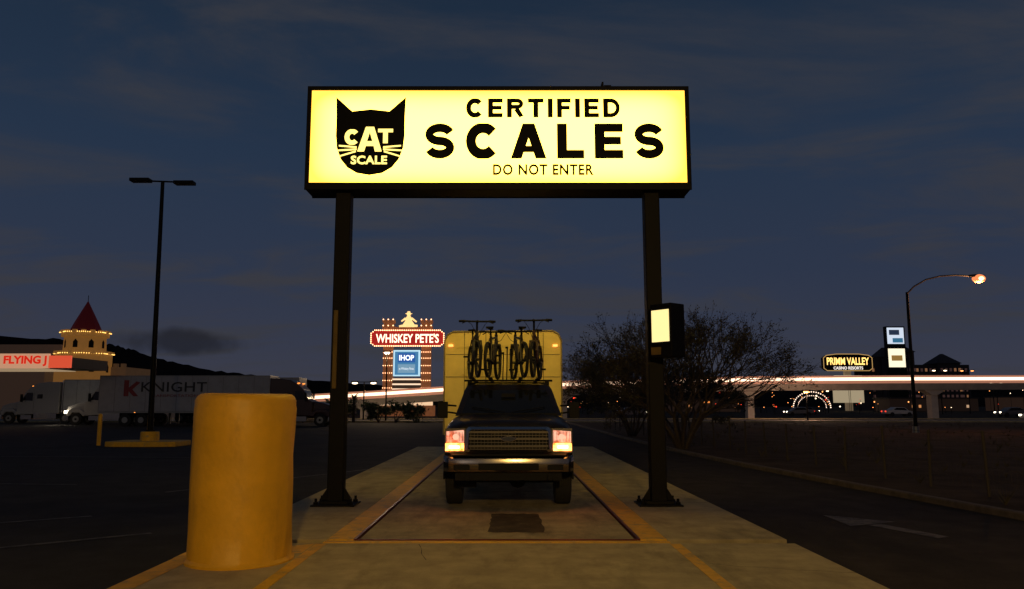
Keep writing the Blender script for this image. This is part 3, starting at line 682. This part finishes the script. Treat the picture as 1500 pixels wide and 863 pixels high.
# ------------------------------------------------------------------ semi trucks
wht=mat('truck_white',(.40,.40,.41),.4,var=.06,vscale=2); slv=mat('truck_silver',(.28,.28,.29),.35,metal=.3); mar=mat('truck_maroon',(.04,.010,.010),.3)
trl=mat('trailer_white',(.36,.36,.37),.5,var=.14,vscale=1.5,bump=.1,bscale=3)
hlt=emi('truck_headlight',(1,.85,.6),7); ambm=emi('truck_marker_amber',(1,.3,.05),2.2)
def semi(X,Y,dirn,colm,tx0,tx1,lights,tlen=None):
    e=empty('semi_truck',(X,Y,-.09)); f=lambda x:x*dirn
    b=MB()
    hood=[(.15,.75),(.10,1.35),(.25,1.62),(.9,1.85),(1.9,2.02),(2.1,2.02),(2.1,.75)]
    b.ext([(f(x),z) for x,z in hood],'y',-.85,.85,colm)
    cab=[(1.75,.8),(1.75,1.95),(2.1,2.15),(2.55,2.95),(2.95,3.35),(3.6,3.72),(4.6,3.85),(5.6,3.85),(5.7,3.75),(5.7,.95),(2.0,.8)]
    b.ext([(f(x),z) for x,z in cab],'y',-1.15,1.15,colm)
    fen=[(.25,.75),(.3,1.15),(.65,1.4),(1.35,1.4),(1.8,1.1),(1.85,.75),(1.62,.75),(1.45,1.05),(.75,1.05),(.55,.75)]
    b.ext([(f(x),z) for x,z in fen],'y',-1.17,1.17,colm)
    b.build('cab_body',e,bevel=.06)
    b=MB()
    b.ext([(f(x),z) for x,z in [(0,.4),(0,.75),(.2,.78),(.45,.75),(.45,.4)]],'y',-1.2,1.2,chrome)
    b.box(min(f(.06),f(.12)),max(f(.06),f(.12)),-.5,.5,.8,1.5,blackm)
    b.box(min(f(2.2),f(3.2)),max(f(2.2),f(3.2)),-1.19,1.19,.4,.78,chrome)
    b.box(min(f(3.4),f(5.5)),max(f(3.4),f(5.5)),-1.19,1.19,.45,.95,chrome)
    for s_ in (-1,1):
        b.cyl((f(5.85),s_*.95,.9),(f(5.85),s_*.95,4.0),.07,n=8,m=chrome); b.box(min(f(2.2),f(2.32)),max(f(2.2),f(2.32)),s_*1.35-.12,s_*1.35+.12,2.0,2.7,blackm)
    b.box(min(f(.4),f(8.0)),max(f(.4),f(8.0)),-.42,.42,.65,.9,blackm)
    b.build('chassis_and_bumper',e)
    b=MB()
    for s_ in (-1,1):
        yy=s_*1.155
        b.poly([(f(2.25),yy,2.15),(f(2.62),yy,2.85),(f(3.2),yy,2.85),(f(3.2),yy,2.1)],glass)
        b.poly([(f(3.6),yy,2.3),(f(3.6),yy,2.7),(f(4.1),yy,2.7),(f(4.1),yy,2.3)],glass)
        b.box(min(f(3.3),f(3.315)),max(f(3.3),f(3.315)),yy-.004,yy+.004,1.0,2.95,blackm)
    b.poly([(f(2.10),-1.0,2.2),(f(2.10),1.0,2.2),(f(2.50),1.0,2.9),(f(2.50),-1.0,2.9)],glass)
    b.build('window_glass',e,recalc=False)
    b=MB()
    for x,ys_ in ((1.1,(-1.02,1.02)),(6.3,(-.95,.95)),(7.6,(-.95,.95))):
        for yy in ys_:
            b.cyl((f(x),yy-.16,.5),(f(x),yy+.16,.5),.5,n=20,m=rubber); b.cyl((f(x),yy-.18,.5),(f(x),yy+.18,.5),.27,n=14,m=steel); b.cyl((f(x),yy-.22,.5),(f(x),yy+.22,.5),.10,n=8,m=blackm)
    b.build('wheels',e)
    b=MB(); 
    for s_ in (-1,1):
        b.box(min(f(.04),f(.34)),max(f(.04),f(.34)),s_*1.02-.12,s_*1.02+.17,.98,1.22,hlt if lights else steel)
        if lights: b.box(min(f(-.03),f(.3)),max(f(-.03),f(.3)),s_*.9-.12,s_*.9+.32,.55,.66,hlt)
        b.box(min(f(2.9),f(3.1)),max(f(2.9),f(3.1)),s_*.8-.05,s_*.8+.05,3.42,3.5,ambm)
    b.build('headlights',e)
    b=MB(); x0,x1=min(tx0,tx1)-X,max(tx0,tx1)-X
    b.box(x0,x1,-1.28,1.28,1.18,4.02,trl); b.build('trailer_box',e,bevel=.03)
    b=MB()
    b.box(x0+.02,x1-.02,-1.30,1.30,1.06,1.17,steel); b.box(x0+.02,x1-.02,-1.30,1.30,4.0,4.07,steel)
    n_=int((x1-x0)/1.2)
    for i in range(n_+1):
        x=x0+.03+(x1-x0-.06)*i/n_; b.box(x-.02,x+.02,-1.294,-1.281,1.18,3.98,steel)
    tw=x0+2.2 if dirn<0 else x1-3.4
    for k_ in (0,1.3):
        for yy in (-1.0,1.0):
            b.cyl((tw+k_,yy-.25,.5),(tw+k_,yy+.25,.5),.5,n=18,m=rubber); b.cyl((tw+k_,yy-.27,.5),(tw+k_,yy+.27,.5),.24,n=12,m=steel)
    b.box(tw-.8,tw+2.2,-.5,.5,.7,1.06,blackm)
    lg=(x1-2.6) if dirn<0 else x0+2.6
    for yy in (-.9,.9): b.box(lg-.08,lg+.08,yy-.08,yy+.08,.1,1.06,steel)
    for i in range(6): b.box(x0+.4+i*(x1-x0-.8)/5-.05,x0+.4+i*(x1-x0-.8)/5+.05,-1.315,-1.30,1.09,1.13,ambm if i%2 else steel)
    b.build('trailer_frame',e)
    return e
e=semi(-14.0,66,-1,mar,-33.0,-19.2,False)
tdk=mat('decal_black',(.02,.02,.025),.5); tred=mat('decal_red',(.25,.02,.02),.5)
text('trailer_lettering','KNIGHT',-29.6+14,-24.3+14,2.75,3.55,-1.30,tdk,e,off=.01,sp=1.05); text('trailer_sub_lettering','TRANSPORTATION',-28.9+14,-25+14,2.35,2.55,-1.30,tred,e)
b=MB(); b.poly([(-31.0+14,-1.303,3.7),(-30.6+14,-1.303,3.7),(-30.6+14,-1.303,3.1),(-30.0+14,-1.303,3.6),(-29.7+14,-1.303,3.5),(-30.3+14,-1.303,2.95),(-29.8+14,-1.303,2.4),(-30.2+14,-1.303,2.4),(-30.6+14,-1.303,2.8),(-30.6+14,-1.303,2.4),(-31.0+14,-1.303,2.4)],tred); b.build('trailer_emblem',e,recalc=False)
e2=semi(-38.3,70.5,1,wht,-31.8,-18,True)
lamp('headlight_beam',(-.8,-1.3,.9),25,(1,.85,.6),.1,e2)
semi(-47.5,76,1,slv,-41.4,-27,False)
# ------------------------------------------------------------------ fuel canopy
fc=empty('fuel_station_canopy',(0,0,0))
wlit=mat('canopy_white_lit',(.7,.6,.5),.5,emis=(1,.50,.28),est=.50,var=.15,vscale=.6); rlit=mat('canopy_red_lit',(.6,.05,.03),.5,emis=(1,.12,.05),est=.65)
q=MB(); q.box(-60,-34.55,60,60.2,4.35,5.45,wlit); q.box(-34.55,-32.9,60,60.2,4.38,5.30,rlit); q.build('fascia',fc)
q=MB(); q.box(-60,-33.1,60.2,66,4.4,5.2,mat('canopy_deck',(.08,.07,.06),.7)); q.box(-60,-35.6,60.4,65.8,4.33,4.39,mat('canopy_soffit_glow',(.4,.35,.3),.6,emis=(1,.7,.4),est=.3))
for x in (-58,-50,-42): q.box(x-.25,x+.25,63,63.5,-.1,4.33,wht)
q.build('canopy_roof',fc)
redt=mat('canopy_letter_red',(.6,.03,.02),.5,emis=(1,.03,.01),est=.6)
text('canopy_lettering','FLYING J',-37.95,-34.7,4.5,5.3,59.99,redt,fc,off=.045)

# ------------------------------------------------------------------ casino castle (left)
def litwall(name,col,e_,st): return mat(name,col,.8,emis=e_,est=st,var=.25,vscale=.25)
tan=litwall('castle_stucco_glow',(.35,.24,.12),(1,.42,.08),.13); tan2=litwall('castle_stucco_low_glow',(.20,.14,.10),(1,.5,.2),.03)  # emission puts floodlighting from below into the castle walls
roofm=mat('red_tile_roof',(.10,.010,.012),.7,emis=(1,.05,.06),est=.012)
bulb=emi('warm_bulbs',(1,.55,.13),2.3)
ct=empty('casino_castle',(-109,205,0))
q=MB()
def octo(r_,z): return [(r_*math.cos(R(22.5+45*i)),r_*math.sin(R(22.5+45*i)),z) for i in range(8)]
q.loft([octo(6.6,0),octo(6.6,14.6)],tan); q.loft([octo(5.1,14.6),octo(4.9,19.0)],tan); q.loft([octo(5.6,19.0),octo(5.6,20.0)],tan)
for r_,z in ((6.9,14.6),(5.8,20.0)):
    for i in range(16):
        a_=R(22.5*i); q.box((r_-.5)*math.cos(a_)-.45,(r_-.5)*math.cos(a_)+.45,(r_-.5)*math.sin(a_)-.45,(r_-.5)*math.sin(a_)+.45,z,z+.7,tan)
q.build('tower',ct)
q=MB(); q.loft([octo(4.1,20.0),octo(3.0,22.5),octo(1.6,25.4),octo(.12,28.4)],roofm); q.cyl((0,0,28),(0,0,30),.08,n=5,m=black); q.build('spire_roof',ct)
q=MB()
for r_,z in ((5.95,20.15),(6.95,14.7)):
    oc=octo(r_,z)
    for i in range(8):
        A=Vector(oc[i]);B=Vector(oc[(i+1)%8])
        for k_ in range(9): q.ball(A.lerp(B,k_/9),.15,bulb,5,3)
q.build('string_lights',ct)
q=MB()
for i in range(8):
    for z in (10.0,16.2):
        a_=R(45*i); r_=6.15 if z<14 else 4.68; c_,s_=math.cos(a_),math.sin(a_)
        P=lambda u,zz:(c_*(r_+.02)-s_*u,s_*(r_+.02)+c_*u,zz)
        q.poly([P(-.6,z),P(.6,z),P(.6,z+1.5),P(0,z+2.2),P(-.6,z+1.5)],blackm)
q.build('arched_window',ct,recalc=False)
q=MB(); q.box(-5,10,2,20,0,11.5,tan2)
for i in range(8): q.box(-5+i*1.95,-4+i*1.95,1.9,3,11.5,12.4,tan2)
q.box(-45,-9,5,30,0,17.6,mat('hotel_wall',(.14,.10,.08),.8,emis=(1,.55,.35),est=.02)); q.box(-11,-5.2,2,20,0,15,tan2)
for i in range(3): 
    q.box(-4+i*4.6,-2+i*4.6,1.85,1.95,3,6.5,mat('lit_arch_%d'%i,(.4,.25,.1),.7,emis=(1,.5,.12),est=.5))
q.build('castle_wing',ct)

# ------------------------------------------------------------------ hills
def hills(name,pts,y,m,depth=120):
    b=MB(); rnd=random.Random(5)
    q=[]
    for (x0,z0),(x1,z1) in zip(pts[:-1],pts[1:]):
        for k_ in range(8):
            t_=k_/8; q.append((x0+(x1-x0)*t_,z0+(z1-z0)*t_+rnd.uniform(-1,1)*abs(z0+z1)*.012))
    q.append(pts[-1])
    for (xa,za),(xb,zb) in zip(q[:-1],q[1:]):
        b.poly([(xa,y-depth,-1),(xb,y-depth,-1),(xb,y,zb),(xa,y,za)],m); b.poly([(xa,y,za),(xb,y,zb),(xb,y+depth,-1),(xa,y+depth,-1)],m)
    b.build(name,recalc=False)
hm=mat('hill_rock',(.022,.016,.015),.95,var=.4,vscale=.01,spec=.02)
hills('hill',[(-2600,120),(-1400,150),(-900,130),(-790,120),(-740,114),(-700,103),(-640,86),(-560,68),(-470,58),(-330,46),(-200,38),(0,32),(300,32),(600,36),(900,42),(1400,50),(2400,70)],1500,hm)

# ------------------------------------------------------------------ casino pylon sign
ps=empty('casino_pylon_sign',(-16.2,130,0))
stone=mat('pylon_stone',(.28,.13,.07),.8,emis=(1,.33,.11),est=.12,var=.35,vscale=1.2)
q=MB()
for x in (-3.2,3.0):
    q.box(x-.75,x+.75,-.8,.8,-.1,15.0,stone); q.box(x-.95,x+.95,-1,1,14.0,14.5,stone)
    for i in range(3): q.box(x-.95+i*.72,x-.5+i*.72,-1,1,15.0,15.5,stone)
q.box(-2.45,2.25,-.5,.5,13.3,14.3,stone); q.build('castle_towers',ps)
q=MB()
pr=[(-5.9,11.6),(-5.3,11.15),(5.3,11.15),(5.9,11.6),(5.9,13.2),(5.3,13.7),(-5.3,13.7),(-5.9,13.2)]
q.ext(pr,'y',-1.3,-.9,mat('pylon_red_panel',(.3,.02,.02),.5,emis=(1,.04,.03),est=.34)); q.build('name_panel',ps)
q=MB(); wb=emi('marquee_bulbs',(1,.52,.26),4)
for i in range(8):
    A=Vector((pr[i][0],-1.35,pr[i][1]));B=Vector((pr[(i+1)%8][0],-1.35,pr[(i+1)%8][1])); n_=max(2,int((B-A).length/.3))
    for k_ in range(n_): q.ball(A.lerp(B,k_/n_),.11,wb,5,3)
for x in (-3.2,3.0):
    for z in (3.2,4.4,5.6,6.8,8.0,9.2,10.2):
        for s_ in (-.7,-.35,0,.35,.7): q.ball((x+s_,-.9,z),.08,wb,5,3)
for z in (14.5,15.5):
    for x in (-4.0,-3.2,-2.4,2.2,3.0,3.8): q.ball((x,-1.05,z),.11,wb,5,3)
q.build('marquee_lights',ps)
text('pylon_lettering',"WHISKEY PETE'S",-5.1,5.1,11.65,13.15,-1.32,emi('neon_letter',(1,.72,.50),2.2),ps,off=.02)
q=MB(); q.box(-2.25,2.05,-1.0,-.4,6.3,10.5,emi('screen_white',(.55,.85,1),.9)); q.build('screen_frame',ps)
q=MB(); q.box(-2.0,1.8,-1.05,-1.005,6.5,10.25,emi('screen_blue',(.06,.22,.42),.9)); q.box(-1.5,1.3,-1.09,-1.055,8.5,10.0,emi('screen_blue_box',(.02,.10,.35),1.)); q.box(-1.5,1.3,-1.09,-1.055,6.8,8.2,emi('screen_mid',(.22,.40,.55),.8)); q.build('screen',ps)
text('screen_lettering','IHOP',-1.3,1.1,8.8,9.7,-1.095,emi('screen_letter',(.9,.95,1),1.5),ps,off=.03)
text('screen_small_lettering','at Whiskey Petes',-1.3,1.1,7.2,7.7,-1.095,emi('screen_letter2',(.9,.95,1),1.),ps)
q=MB()
for z in (5.8,5.0,4.2): q.box(-2.4,2.2,-.7,-.5,z-.12,z+.12,emi('white_bar_%d'%int(z*10),(1,.72,.5),1.1))
q.box(-2.4,2.2,-.5,.5,2.4,6.0,mat('pylon_dark',(.08,.06,.05),.8)); q.box(-4.2,4.0,-1.5,1.5,1.6,2.6,emi('base_glow',(1,.65,.38),.9)); q.box(-4.6,4.4,-1.6,1.6,-.1,1.6,stone); q.build('reader_board',ps)
gold=emi('statue_gold',(1,.66,.26),1.2)
q=MB()
q.loft([[(.6*math.cos(t_)*a_,.4*math.sin(t_)*a_,z) for t_ in [2*math.pi*i/10 for i in range(10)]] for z,a_ in ((14.3,1.7),(14.9,1.5),(15.4,.9),(15.9,.8),(16.2,.4))],gold)
q.ball((0,0,16.45),.33,gold,10,7); q.loft([[(.6*math.cos(t_)*a_,.6*math.sin(t_)*a_,z) for t_ in [2*math.pi*i/10 for i in range(10)]] for z,a_ in ((16.55,1.),(16.6,.9),(16.65,.5),(16.95,.35))],gold)
q.cyl((.5,0,15.8),(1.3,0,15.2),.18,.12,8,gold); q.cyl((-.5,0,15.8),(-1.2,0,15.3),.18,.12,8,gold); q.cyl((.4,-.3,14.6),(1.5,-.4,14.5),.25,.18,8,gold); q.cyl((-.4,-.3,14.6),(-1.5,-.4,14.4),.25,.18,8,gold)
q.build('prospector_figure',ps,smooth=True)

# ------------------------------------------------------------------ tram guideway; glowing strips stand for a passing tram's light streak
tg=empty('tram_guideway')
gp=[(-60,104,.8),(-34,102,2.1),(-25.2,100,2.9),(-16,100,3.4),(-8,100,3.9),(8,100,4.6),(30,100,5.15),(48,100,5.25),(70,100,5.3),(120,98,5.45)]
gc=mat('guideway_concrete',(.50,.43,.36),.8,var=.15,vscale=1); strk=emi('tram_light_streak',(1,.66,.44),2.6); strk2=emi('light_streak_edge',(1,.42,.25),.34)
pierm=mat('pier_concrete',(.55,.47,.39),.8,var=.15,vscale=1)
q=MB();q2=MB()
for A,B in zip(gp[:-1],gp[1:]):
    q.loft([[(A[0],A[1]-1,A[2]-1.75),(A[0],A[1]+1,A[2]-1.75),(A[0],A[1]+1.3,A[2]-.95),(A[0],A[1]-1.3,A[2]-.95)],[(B[0],B[1]-1,B[2]-1.75),(B[0],B[1]+1,B[2]-1.75),(B[0],B[1]+1.3,B[2]-.95),(B[0],B[1]-1.3,B[2]-.95)]],gc)
    for lo,hi,off,mm in ((-.94,-.60,1.25,strk2),(-.59,-.22,1.25,strk),(-.20,.02,1.22,strk2)):
        q2.loft([[(A[0],A[1]-off,A[2]+lo),(A[0],A[1]-off+.1,A[2]+lo),(A[0],A[1]-off+.1,A[2]+hi),(A[0],A[1]-off,A[2]+hi)],[(B[0],B[1]-off,B[2]+lo),(B[0],B[1]-off+.1,B[2]+lo),(B[0],B[1]-off+.1,B[2]+hi),(B[0],B[1]-off,B[2]+hi)]],mm)
for x,z in ((-17.8,1.7),(30.2,3.35),(53,3.5),(78,3.6),(7,2.8)):
    q.box(x-.4,x+.4,99.4,100.6,-.1,z,pierm); q.ext([(x-.4,z-.6),(x-1.3,z-.02),(x+1.3,z-.02),(x+.4,z-.6)],'y',99.2,100.8,pierm)
q.build('beam_and_piers',tg); q2.build('tram_light_streak',tg)

# ------------------------------------------------------------------ right-hand signs & hotel
pv=empty('casino_oval_sign',(106.5,250,0))
q=MB(); q.ext([(-7.6,13.2),(-6.6,12.4),(6.6,12.4),(7.6,13.2),(7.6,16.4),(6.6,17.2),(3.5,17.6),(-3.5,17.6),(-6.6,17.2),(-7.6,16.4)],'y',-1,1,blackm)
q.box(-1,1,-.6,.6,0,12.4,mat('pole_cladding',(.2,.17,.13),.8,emis=(1,.7,.4),est=.1)); q.box(-4.5,4.5,-.8,.8,2.5,6.8,mat('mid_panel',(.2,.17,.13),.8,emis=(1,.8,.5),est=.35)); q.box(-4.2,4.2,-.9,.9,8.9,10.9,emi('panel_lit',(1,.85,.55),.9)); q.build('sign_body',pv)
gl=emi('gold_letter',(1,.60,.16),2.0)
text('sign_lettering','PRIMM VALLEY',-6.6,6.6,14.2,16.5,-1.1,gl,pv,off=.025); text('sign_small_lettering','CASINO RESORTS',-4.6,4.6,12.75,13.7,-1.1,emi('white_letter',(1,.9,.8),1.2),pv,off=.02)
q=MB(); oc=[(-7.6,13.2),(-6.6,12.4),(6.6,12.4),(7.6,13.2),(7.6,16.4),(6.6,17.2),(3.5,17.6),(-3.5,17.6),(-6.6,17.2),(-7.6,16.4)]
for i in range(10): q.cyl((oc[i][0],-1.05,oc[i][1]),(oc[(i+1)%10][0],-1.05,oc[(i+1)%10][1]),.12,n=5,m=emi('gold_edge',(1,.6,.2),.45) if i==0 else q.mats[0])
q.build('gold_border',pv)
tsn=empty('tower_screen_sign',(122,250,0))
q=MB(); q.box(-3,3,-.8,.8,0,26.3,blackm); q.build('sign_tower',tsn)
q=MB(); q.box(-2.6,2.6,-.9,-.82,20.8,25.9,emi('screen_top',(.75,.85,1),.85)); q.build('upper_screen',tsn)
q=MB(); q.box(-2.6,2.6,-.9,-.82,13.5,19.3,emi('screen_low',(1,.88,.62),1.2)); q.build('lower_screen',tsn)
q=MB(); q.box(-2.0,1.2,-.96,-.905,23.6,25.2,emi('screen_pic',(.03,.05,.10),.6)); q.box(-1.0,2.2,-.96,-.905,21.2,22.6,emi('screen_pic2',(.05,.2,.35),.7)); q.box(-1.7,1.7,-.96,-.905,15.5,17.2,emi('screen_pic3',(.35,.2,.05),.8)); q.build('screen_graphics',tsn)
ht=empty('hotel_tower',(182,352,0)); hw_=mat('hotel_dark_wall',(.045,.034,.034),.8,var=.2,vscale=.2)
q=MB()
q.box(-22,22,0,16,0,19.5,hw_); q.box(-20,-12,-1,10,0,23,hw_)
for x,w_,z in ((-8,5,25),(-14,3.5,22.8),(12,5,20)):
    q.box(x-w_,x+w_,-2,9,0,z,hw_); q.loft([[(x-w_-.6,-2.6,z),(x+w_+.6,-2.6,z),(x+w_+.6,9.6,z),(x-w_-.6,9.6,z)],[(x-.4,3,z+4.5),(x+.4,3,z+4.5),(x+.4,4,z+4.5),(x-.4,4,z+4.5)]],hw_)
q.build('hotel_block',ht)
wn=emi('hotel_window_glow',(1,.45,.2),.18); wn2=emi('hotel_window_dim',(.6,.3,.25),.05)
q=MB(); rnd=random.Random(3)
for i in range(22):
    for j in range(6):
        x=-21+i*1.95; z=2+j*2.9
        q.box(x,x+1.0,-2.08 if (-13<x<-3 or 7<x<17) else -.08,-2.02 if (-13<x<-3 or 7<x<17) else -.02,z,z+1.4,wn if rnd.random()<.10 else wn2)
q.build('hotel_windows',ht)
af=MB(); wl=emi('arch_bulbs',(1,.72,.55),1.8)
for i in range(25):
    t_=math.pi*i/24; af.ball((98+6*math.cos(t_),258,1+5.0*math.sin(t_)),.22,wl,5,3)
    af.ball((98+4.6*math.cos(t_),258,1+3.8*math.sin(t_)),.15,wl,5,3)
af.build('lit_entrance_arch')
rnd=random.Random(9)
bmats=[mat('store_wall_%d'%i,(.06,.045,.035),.8,emis=(1,.5,.3),est=.006+.004*i) for i in range(3)]
swn=[emi('store_window_warm',(1,.40,.13),.6),emi('store_window_white',(1,.62,.36),.5),emi('store_sign_red',(1,.08,.04),.9),emi('store_sign_orange',(1,.30,.06),1.)]
for x,y,w_,h in ((52,210,18,3.2),(125,235,26,3.6),(160,240,22,4),(-40,150,20,3.0)):
    q=MB(); q.box(x-w_/2,x+w_/2,y,y+10,0,h,rnd.choice(bmats)); q.box(x-w_/2-.3,x+w_/2+.3,y-.3,y+10.3,h,h+.4,hw_)
    n_=int(w_/2)
    for i in range(n_):
        if rnd.random()<.2: q.box(x-w_/2+.5+i*2,x-w_/2+1.2+i*2,y-.06,y-.01,1.0,1.8,rnd.choice(swn[:2]))
    q.box(x-1.0,x+1.0,y-.12,y-.01,h-.9,h-.5,rnd.choice(swn)); q.build('roadside_store')
cols=[emi('far_lamp_sodium',(1,.34,.09),3.0),emi('far_lamp_white',(1,.74,.48),4),emi('far_lamp_red',(1,.05,.02),2)]
def far_lamp(x,y,h,m,tw=False):
    q=MB(); q.cyl((x,y,-.1),(x,y,h),.1,.07,6,black)
    for s_ in ((-1,1) if tw else (0,)):
        q.box(x+s_*1.1-.4,x+s_*1.1+.4,y-.2,y+.2,h,h+.15,black); q.ball((x+s_*1.1,y,h-.08),.22,m,6,4,(1.6,1,.6))
    if tw: q.cyl((x-1.1,y,h+.05),(x+1.1,y,h+.05),.05,n=5,m=black)
    q.build('street_lamp')
for x,y,h,k_,tw in ((-38.5,128,5.4,1,1),(-37,110,4.6,1,1),(-17,95,4.3,1,1),(84,155,8.4,1,1),(98,170,9.0,0,1),(88,145,4.8,1,1),(107,175,6.6,1,1),(110,160,6.0,1,1),(15,150,4.5,0,0),(20,170,5.5,0,0),(60,190,6,0,0),(-30,140,5,0,0),(74,185,5,1,0),(135,205,6.5,1,1),(140,190,5.5,0,0)):
    far_lamp(x,y,h,cols[k_],tw)
tl=MB(); rnd=random.Random(12)
for i in range(210):
    y=rnd.uniform(150,420); x=rnd.uniform(-.02,.68)*y if i%5 else rnd.uniform(-.5,.1)*y
    h=rnd.choice((1.2,2.0,2.5,3.5,5,6)); s_=y/1000
    tl.cyl((x,y,-.1),(x,y,h),.05,n=4,m=black); tl.ball((x,y,h),s_*rnd.choice((.3,.4,.5,.85)),rnd.choice((cols[0],cols[0],cols[0],cols[1],cols[2])),6,4)
tl.build('distant_town_lights')
def car(x,y,col,dirn=1,lit=True):
    e=empty('car',(x,y,-.08)); b=MB(); f=lambda v:v*dirn
    pr=[(0,.35),(.02,.7),(.9,.9),(1.5,1.38),(2.9,1.42),(3.6,1.0),(4.4,.95),(4.45,.4)]
    b.ext([(f(a_),c_) for a_,c_ in pr],'y',-.88,.88,col); b.build('body',e,bevel=.06)
    b=MB(); b.poly([(f(1.1),-.885,.95),(f(1.58),-.885,1.32),(f(2.8),-.885,1.34),(f(3.3),-.885,1.0)],glass); b.build('window_glass',e,recalc=False)
    b=MB()
    for xx in (.85,3.5):
        for yy in (-.8,.8): b.cyl((f(xx),yy-.1,.33),(f(xx),yy+.1,.33),.33,n=14,m=rubber)
    b.build('wheels',e)
    if lit:
        b=MB(); 
        for yy in (-.65,.65): b.box(min(f(-.03),f(.1)),max(f(-.03),f(.1)),yy-.15,yy+.15,.6,.75,hlt); b.box(min(f(4.4),f(4.48)),max(f(4.4),f(4.48)),yy-.15,yy+.15,.7,.85,cols[2])
        b.build('lamps',e)
wc=mat('car_white',(.5,.5,.5),.4); gc2=mat('car_grey',(.12,.12,.13),.3)
for x,y,c_,d,l_ in ((54,84,wc,1,True),(72,118,gc2,1,True),(63,125,wc,-1,True),(45,130,gc2,1,True),(84,128,wc,1,False),(20,115,gc2,-1,True),(93,140,wc,1,True),(58,150,gc2,-1,True),(108,150,wc,1,True)): car(x,y,c_,d,l_)
for x,y,h,pw,cc,k_ in ((-13,86,7.3,1500,(1,.70,.40),1),(34,91,3.2,1100,(1,.60,.38),0)):  # second entry is a low lamp added to brighten the guideway piers
    far_lamp(x,y,h,cols[k_]); lamp('street_and_pier_glow',(x,y,h-.5),pw,cc,.3)
